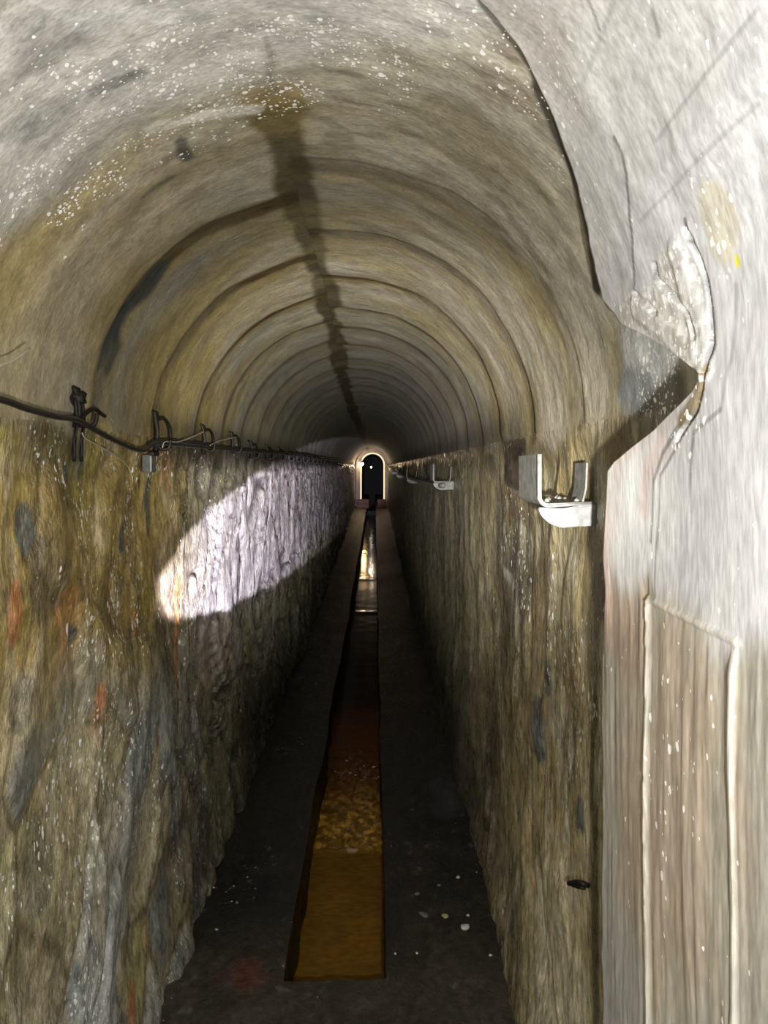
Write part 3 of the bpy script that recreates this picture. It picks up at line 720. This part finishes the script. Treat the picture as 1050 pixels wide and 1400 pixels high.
# ------------------------------------------------------------------ far portal
PXL, PXR = -.50, .355; pcx = .5 * (PXL + PXR); pr = .5 * (PXR - PXL); pz = 1.87; sill = .62
def arch_prof(cx, r, z0, zb, n=28):
    pts = [(cx - r, zb)] + [(cx - r * math.cos(PI * i / n), z0 + r * math.sin(PI * i / n)) for i in range(n + 1)] + [(cx + r, zb)]
    return pts
def bridge(name, A, ya, Bp, yb, mat, parent=None):
    bm = bmesh.new(); va = [bm.verts.new((x, ya, z)) for x, z in A]; vb = [bm.verts.new((x, yb, z)) for x, z in Bp]
    for i in range(len(A) - 1): bm.faces.new((va[i], va[i + 1], vb[i + 1], vb[i]))
    return link_bm(name, bm, mat, parent, False)
big = arch_prof(pcx, 1.6, pz, -.5); op = arch_prof(pcx, pr, pz, -.3)
ew = structure(bridge('wall_end', big, YEND - .03, op, YEND - .03, M_portal2))
# portal ring standing proud of the end wall
bmr = bmesh.new()
for (r0, r1, y0, y1) in ((pr + .02, pr + .17, YEND - .16, YEND - .16), (pr + .17, pr + .17, YEND - .16, YEND), (pr + .02, pr + .02, YEND - .16, YEND)):
    A = arch_prof(pcx, r0, pz, .1); Bp = arch_prof(pcx, r1, pz, .1)
    va = [bmr.verts.new((x, y0, z)) for x, z in A]; vb = [bmr.verts.new((x, y1, z)) for x, z in Bp]
    for i in range(len(A) - 1): bmr.faces.new((va[i], va[i + 1], vb[i + 1], vb[i]))
dr = structure(link_bm('door_1', bmr, M_portal)); 
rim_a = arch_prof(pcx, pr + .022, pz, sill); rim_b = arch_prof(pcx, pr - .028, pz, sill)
rm = bridge('door_rim_glow', rim_a, YEND - .17, rim_b, YEND - .17, M_rim, dr); rm['label'] = 'added glow strip standing in for lamplight on the far arch edge'
# passage beyond
pas = bmesh.new()
A = arch_prof(pcx, pr, pz, -.3)
va = [pas.verts.new((x, YEND - .02, z)) for x, z in A]; vb = [pas.verts.new((x, YEND + 8, z)) for x, z in A]
for i in range(len(A) - 1): pas.faces.new((va[i], va[i + 1], vb[i + 1], vb[i]))
pas.faces.new(vb[::-1])
structure(link_bm('wall_passage', pas, M_dark))
for (x0, x1, lb) in ((XL + .08, -.20, 'left'), (.10, XR - .07, 'right')):
    bm = bmesh.new(); fz = float(floor_z(np.array(YEND - .6)))
    bm_box(bm, Vector(((x0 + x1) / 2, YEND - .45, (fz + sill) / 2 - .03)), (x1 - x0, .5, sill - fz + .06), bev=.02)
    bm_box(bm, Vector(((x0 + x1) / 2, YEND - .85, fz + .05)), (x1 - x0, .4, .14), bev=.015)
    tag(link_bm('stone_step', bm, M_step), 'reddish stone step %s of the channel below the far arch' % lb, 'step')

def lamp(loc, label, mat, r, drop=None):
    e = empty('bulkhead_lamp', loc, label, 'lamp')
    bm = bmesh.new(); bmesh.ops.create_uvsphere(bm, u_segments=16, v_segments=10, radius=r); o = link_bm('lamp_globe', bm, mat, e, True)
    bm = bmesh.new(); bmesh.ops.create_cone(bm, cap_ends=True, segments=16, radius1=r * .95, radius2=r * .8, depth=r * .8)
    bmesh.ops.translate(bm, vec=(0, 0, r * 1.1), verts=bm.verts); link_bm('lamp_holder', bm, M_iron, e)
    bm = bmesh.new(); bm_tube(bm, [(0, 0, r * 1.2), (0, .0, r * 2.4), (-.02, .12, r * 2.6)] if drop is None else [(0, 0, r), (0, 0, drop)], .012, 6); link_bm('lamp_arm', bm, M_iron, e)
    return e
l1 = at_x(495.3, 634.3, -.455)
lamp((l1.x, YEND - .25, 1.90), 'bright round lamp at the left shoulder of the far arch', M_bulb, .065)
lamp((-.14, YEND + 4, 1.79), 'small white lamp hanging in the dark passage beyond the far arch', M_bulb2, .04, .505)

# ------------------------------------------------------------------ left cable, hooks, wires
cab = [(-260, 505), (-120, 520), (0, 546), (35, 558), (75, 569), (105, 574), (130, 588), (165, 606), (195, 616), (212, 606), (245, 608), (290, 612), (330, 616), (370, 619), (400, 622), (430, 626), (455, 629.5), (472, 632), (482, 634)]
XC = -.675
pts = [at_x(x, y, XC + (.0 if x < 300 else -.0)) for x, y in cab]
pts = [Vector((XC, -1.5, pts[0].z)), Vector((XC, -.3, pts[0].z))] + pts
bm = bmesh.new(); bm_tube(bm, smooth_path(pts, 6), .0068, 10)
tag(link_bm('power_cable', bm, M_cable, None, True), 'thick black cable sagging along the top of the left wall', 'cable')
pts = [at_x(x, y, -.69) for x, y in [(212, 603), (240, 603), (280, 607), (320, 613), (360, 616), (400, 619), (440, 625), (470, 630), (485, 633)]]
bm = bmesh.new(); bm_tube(bm, smooth_path(pts, 6), .006, 8)
tag(link_bm('power_cable', bm, M_cable, None, True), 'thinner black cable starting at the second hook and running down the tunnel', 'cable')

def hook(x, y, n, label, up=.075, down=.03, arm=True, prongs=False, group='iron cable hooks along the left wall'):
    p = at_x(x, y, -.706)
    e = empty('cable_hook', p, label, 'hook', group)
    bm = bmesh.new(); bm_tube(bm, [(-.02, 0, up + .01), (.0, 0, up), (.003, .002, up * .4), (.0, .0, -down)], [.006, .009, .008, .010], 7); link_bm('hook_stem', bm, M_iron, e, True)
    if arm:
        bm = bmesh.new()
        bm_tube(bm, smooth_path([(0, .0, up * .75), (.015, .035, up * .85), (.02, .085, up * .6), (.02, .1, up * .1), (.02, .06, -.012), (.012, 0, -.018)], 4), .006, 7); link_bm('hook_loop', bm, M_iron, e, True)
    bm = bmesh.new(); bm_tube(bm, smooth_path([(0, 0, 0), (.02, .0, -.016), (.042, .0, -.012), (.048, 0, .014)], 4), .005, 7); link_bm('hook_tip', bm, M_iron, e, True)
    if prongs:
        for dy in (-.012, .03):
            bm = bmesh.new(); bm_tube(bm, smooth_path([(0, dy, .05), (.004, dy + .004, 0), (0, dy, -.05), (-.004, dy + .006, -.10)], 3), [.004 + 0 * i for i in range(10)], 6); link_bm('hook_prong', bm, M_iron, e, True)
        bm = bmesh.new(); bm_tube(bm, smooth_path([(.0, .0, -.01), (.01, .04, .02), (.012, .08, .03), (.012, .12, .022), (0, .18, .02)], 4), .005, 7); link_bm('hook_arm', bm, M_iron, e, True)
        bm = bmesh.new(); bmesh.ops.create_icosphere(bm, subdivisions=2, radius=.02)
        for v in bm.verts: v.co *= 1 + .3 * math.sin(v.co.x * 300 + v.co.z * 200)
        bmesh.ops.translate(bm, vec=(0, .008, .05), verts=bm.verts); link_bm('rust_clump', bm, M_iron, e, True)
    return e
hook(105, 573, 0, 'large tangled iron hook with hanging prongs, nearest of the row on the left wall', up=.07, down=.02, arm=False, prongs=True)
hook(213, 607, 1, 'iron hook with open loop above the grey clip, second on the left wall', up=.10, down=.03)
hook(278, 611, 2, 'third iron hook from the camera on the left wall, a pale wire touching its tip', up=.085, down=.03)
hook(317, 614, 3, 'fourth iron hook from the camera, short dark stem on the left wall', up=.08, down=.02)
xs = []; Yk = 4.15
while Yk < 16: xs.append(Yk); Yk += .6
for Yk in xs:
    x = 512 - .70 * F / Yk
    hook(x, 640 - (.083) * F / Yk + 1.5, 9, 'small dark iron hook far along the cable ledge on the left wall', up=.07, down=.02, group='distant iron hooks along the left wall')

# grey clip under the second hook
p = at_x(204, 634, -.695)
e = empty('cable_clip', p, 'small grey cable clip hanging under the second iron hook on the left wall', 'clip')
bm = bmesh.new(); bm_box(bm, Vector((0, 0, 0)), (.03, .05, .055), bev=.004); link_bm('clip_body', bm, M_greybox, e)
bm = bmesh.new(); bm_box(bm, Vector((.016, 0, .03)), (.012, .058, .012), bev=.002); link_bm('clip_strap', bm, M_iron, e)

def wire(pxs, X, r, label):
    bm = bmesh.new(); bm_tube(bm, smooth_path([at_x(x, y, X) for x, y in pxs], 8), r, 6)
    return tag(link_bm('wire', bm, M_wire, None, True), label, 'wire')
wire([(112, 592), (118, 600), (140, 613), (160, 624), (176, 640), (181, 655)], -.665, .0016, 'thin pale wire curling down from the nearest iron hook')
wire([(222, 612), (226, 604), (243, 604), (262, 598), (279, 590)], -.665, .0016, 'thin pale wire between the second and third iron hooks')
wire([(287, 609), (300, 603), (324, 597)], -.665, .0016, 'short faint wire just past the third iron hook')
wire([(-25, 512), (0, 500), (20, 492), (40, 477)], -.64, .0020, 'pale wire sticking into view at the left edge above the thick cable')

# ------------------------------------------------------------------ right wall U brackets
def ubracket(Yn, sc, label, zoff=0.0, full=True):
    """U-shaped bracket, near face at Y=Yn, against the right wall"""
    Xo = .357; Xi = XR + .008; zb = EYE - .083 + zoff; H = .105; w = .22 * sc; tk = .006
    e = empty('wall_bracket', (XR, Yn, zb), label, 'bracket', 'U-shaped brackets on the right wall')
    def loc(x, y, z): return Vector((x - XR, y - Yn, z - zb))
    # strap profile (outer arm, rounded corner, shelf)
    prof = [(Xo, zb + H + .008)] + [(Xo, zb + .03)] + [(Xo + .022 - .022 * math.cos(a), zb + .022 - .022 * math.sin(a)) for a in np.linspace(.2, PI / 2, 6)]
    def strap(name, pr, mat, y0, y1, th_=tk, inner=None):
        bm = bmesh.new(); n = len(pr); rows = []
        for y in (y0, y1):
            for off in (0, 1):
                r = []
                for i, (x, z) in enumerate(pr):
                    a = pr[max(i - 1, 0)]; b = pr[min(i + 1, n - 1)]
                    dx, dz = b[0] - a[0], b[1] - a[1]; l = math.hypot(dx, dz) + 1e-9
                    r.append(bm.verts.new(loc(x - dz / l * th_ * off, y, z + dx / l * th_ * off)))
                rows.append(r)
        a0, a1, b0, b1 = rows
        for i in range(n - 1):
            for p_, q_ in ((a0, a1), (b1, b0), (a1, b1), (b0, a0)):
                bm.faces.new((p_[i], p_[i + 1], q_[i + 1], q_[i]))
        for i in (0, n - 1): bm.faces.new((a0[i], a1[i], b1[i], b0[i]))
        bmesh.ops.recalc_face_normals(bm, faces=bm.faces)
        o = link_bm(name, bm, mat, e); return o
    strap('outer_arm', prof, M_zinc, Yn, Yn + w)
    strap('shelf', [(Xo + .022, zb), (Xi, zb + .004)], M_zinc, Yn, Yn + w)
    strap('wall_arm', [(Xi - .022, zb + .005), (Xi - .014, zb + .04), (Xi - .012, zb + H * .9)], M_zinc, Yn + .02, Yn + w * .5, .004)
    # white crusted front plate under the shelf
    bm = bmesh.new()
    prf = [(Xo - .002, -.002), (Xo + .004, -.020), (Xo + .022, -.037), (Xo + .05, -.047), (Xi - .05, -.044), (Xi, -.042), (Xi, .006), (Xi - .03, .003), (Xi - .07, -.004), (Xo + .03, -.004)]
    f = [bm.verts.new(loc(x, Yn - .006, zb + z)) for x, z in prf]; b = [bm.verts.new(loc(x, Yn + .012, zb + z)) for x, z in prf]
    bm.faces.new(f); bm.faces.new(b[::-1])
    for i in range(len(f)): j = (i + 1) % len(f); bm.faces.new((f[i], b[i], b[j], f[j]))
    bmesh.ops.recalc_face_normals(bm, faces=bm.faces)
    bmesh.ops.bevel(bm, geom=list(bm.edges), offset=.003, segments=2, affect='EDGES')
    o = link_bm('front_plate', bm, M_white, e); o['label'] = 'white limescale-crusted front plate'
    # bright rounded front bead
    bm = bmesh.new(); bm_tube(bm, [loc(x, Yn, z) for x, z in prof] + [loc(Xo + .05, Yn, zb + .002), loc(Xi, Yn, zb + .006)], .0034, 8); link_bm('rim_bead', bm, M_white, e, True)
    if full:
        for k in range(7):
            bm = bmesh.new(); bmesh.ops.create_icosphere(bm, subdivisions=1, radius=.004 + .005 * random.random())
            bmesh.ops.translate(bm, vec=loc(Xo + .03 + .07 * random.random(), Yn + .02 + .16 * random.random(), zb + .010), verts=bm.verts)
            link_bm('grit', bm, M_chipg, e)
    return e
ubracket(1.59, 1, 'large white and grey U-shaped bracket on the right wall, nearest the plaster edge')
ubracket(4.45, 1, 'second U-shaped bracket on the right wall, small and white, further into the tunnel', full=False, zoff=-.005)
ubracket(8.1, 1, 'third U-shaped bracket on the right wall, a tiny pale block', full=False, zoff=-.04)
ubracket(11.7, 1, 'fourth U-shaped bracket on the right wall, barely visible beside the far arch', full=False, zoff=-.03)
ubracket(15.2, 1, 'fifth and furthest U-shaped bracket on the right wall', full=False, zoff=.0)
# cable on far right
pts = [at_x(x, y, .40) for x, y in [(606, 664), (590, 662), (570, 657), (556, 652), (545, 646), (536, 640), (528, 634)]]
bm = bmesh.new(); bm_tube(bm, smooth_path(pts, 5), .016, 8)
tag(link_bm('conduit_pipe', bm, M_zinc, None, True), 'pale pipe resting on the small brackets towards the far arch', 'pipe')

# iron spike in right wall
p = at_x(777, 1208, XR - .005)
e = empty('iron_spike', p, 'short rusty iron spike stuck in the lower right wall', 'spike')
def rel(x, y, X): return at_x(x, y, X) - p
bm = bmesh.new(); bm_tube(bm, smooth_path([rel(806, 1212, XR + .01), rel(800, 1209, XR - .012), rel(790, 1206, XR - .022), rel(778, 1208, XR - .02)], 4), .0055, 7); link_bm('spike_shaft', bm, M_iron, e, True)
bm = bmesh.new(); bm_tube(bm, smooth_path([rel(800, 1214, XR - .008), rel(792, 1213, XR - .02), rel(782, 1210, XR - .022)], 4), .004, 6); link_bm('spike_barb', bm, M_iron, e, True)

# ------------------------------------------------------------------ chips on the floor
chips = [(635, 1268, .016, M_chip, 'largest white chip on the floor right of the channel'),
         (608, 1254, .012, M_chipy, 'pale yellow chip beside the largest white chip'),
         (640, 1251, .006, M_chip, 'tiny white chip just behind the largest white chip'),
         (705, 1359, .013, M_chip, 'white elongated chip near the foot of the right wall'),
         (579, 1253, .011, M_chipg, 'flat grey flake left of the yellow chip'),
         (571, 1223, .010, M_chipg, 'small grey flake standing behind the flat grey one'),
         (626, 1198, .008, M_chip, 'small pale chip furthest back beside the right wall'),
         (540, 1305, .005, M_chip, 'tiny white speck at the right edge of the channel'),
         (570, 1305, .005, M_chip, 'tiny white speck just right of the one at the channel edge'),
         (671, 1306, .006, M_chip, 'tiny pale chip between the largest chip and the right wall'),
         (250, 1315, .012, M_chipg, 'dull pale stone at the foot of the left wall'),
         (296, 1270, .006, M_chip, 'tiny white chip left of the channel'),
         (324, 1232, .007, M_chipg, 'small grey chip left of the channel'),
         (600, 1210, .009, M_chipg, 'grey flake close behind the small pale chips')]
for i, (x, y, r, m, lb) in enumerate(chips):
    p = at_z(x, y, 0)
    bm = bmesh.new(); bmesh.ops.create_icosphere(bm, subdivisions=2, radius=r * 1.25)
    rs = np.random.RandomState(i)
    A = [Vector(rs.randn(3)).normalized() for _ in range(7)]
    for v in bm.verts:
        for a in A:
            d = v.co.dot(a) - r * .72
            if d > 0: v.co -= a * d
        v.co.z *= .5
    zf = float(.006 * fbm(np.array(p.x * 5), np.array(p.y * 4), 510, 4) + .010 * fbm(np.array(p.x * 1.5), np.array(p.y * .8), 514, 2) - .006)
    o = link_bm('stone_chip', bm, m); r *= 1; o.location = (p.x, p.y, zf + r * .32); o.rotation_euler.z = rs.rand() * 6
    if i in (3, 4): o.scale = (1, 1.6, 1)
    tag(o, lb, 'chip', 'loose chips on the floor')

# ------------------------------------------------------------------ lights
def light(name, typ, loc, power, col=(1, 1, 1), size=.02, aim=None, **kw):
    d = bpy.data.lights.new(name, typ); d.energy = power; d.color = col
    if typ in ('POINT', 'SPOT'): d.shadow_soft_size = size
    for k, v in kw.items(): setattr(d, k, v)
    o = bpy.data.objects.new(name, d); COL.objects.link(o); o.location = loc
    if aim is not None: o.rotation_euler = (Vector(aim) - Vector(loc)).to_track_quat('-Z', 'Y').to_euler()
    return o
light('phone_flash', 'POINT', (.11, .0, 1.62), 75, (1.0, .98, .94), .008)
light('deep_fill_spot', 'SPOT', (.11, -.02, 1.64), 800, (1.0, .95, .82), .01, aim=(-.12, 5, 1.9), spot_size=math.radians(40), spot_blend=1.0)  # added spot without a real source, brightens the deep tunnel
t_ = light('hand_torch', 'SPOT', (.10, .0, 1.30), 4100, (.80, .76, 1.0), .012, aim=(.10 - .150 * 6, 6, 1.30 + .06), spot_size=math.radians(21), spot_blend=.14)
t_.scale = (1.0, .46, 1.0)
light('arch_lamp', 'POINT', (-.36, YEND - .45, 1.88), 9, (1.0, .58, .22), .05)
light('arch_fill', 'POINT', (-.1, YEND - 2.2, 1.9), 4.0, (1.0, .85, .66), .05)

wd = bpy.data.worlds.new('dark'); SC.world = wd; wd.use_nodes = True
wd.node_tree.nodes['Background'].inputs[0].default_value = (.6, .6, .55, 1); wd.node_tree.nodes['Background'].inputs[1].default_value = .02

# ------------------------------------------------------------------ camera
cd = bpy.data.cameras.new('camera'); cam = bpy.data.objects.new('camera', cd); COL.objects.link(cam); SC.camera = cam
cam.location = (0, 0, EYE); cam.rotation_euler = (PI / 2, 0, 0)
cd.sensor_fit = 'VERTICAL'; cd.sensor_height = 36; cd.sensor_width = 27; cd.lens = 36 * F / 1400
cd.shift_x = (525 - VX) / 1400; cd.shift_y = (VY - 700) / 1400
cd.clip_start = .02; cd.clip_end = 100
SC.view_settings.view_transform = 'Standard'; SC.view_settings.look = 'None'; SC.view_settings.exposure = 0; SC.view_settings.gamma = 1
SC.cycles.sample_clamp_indirect = 1.5
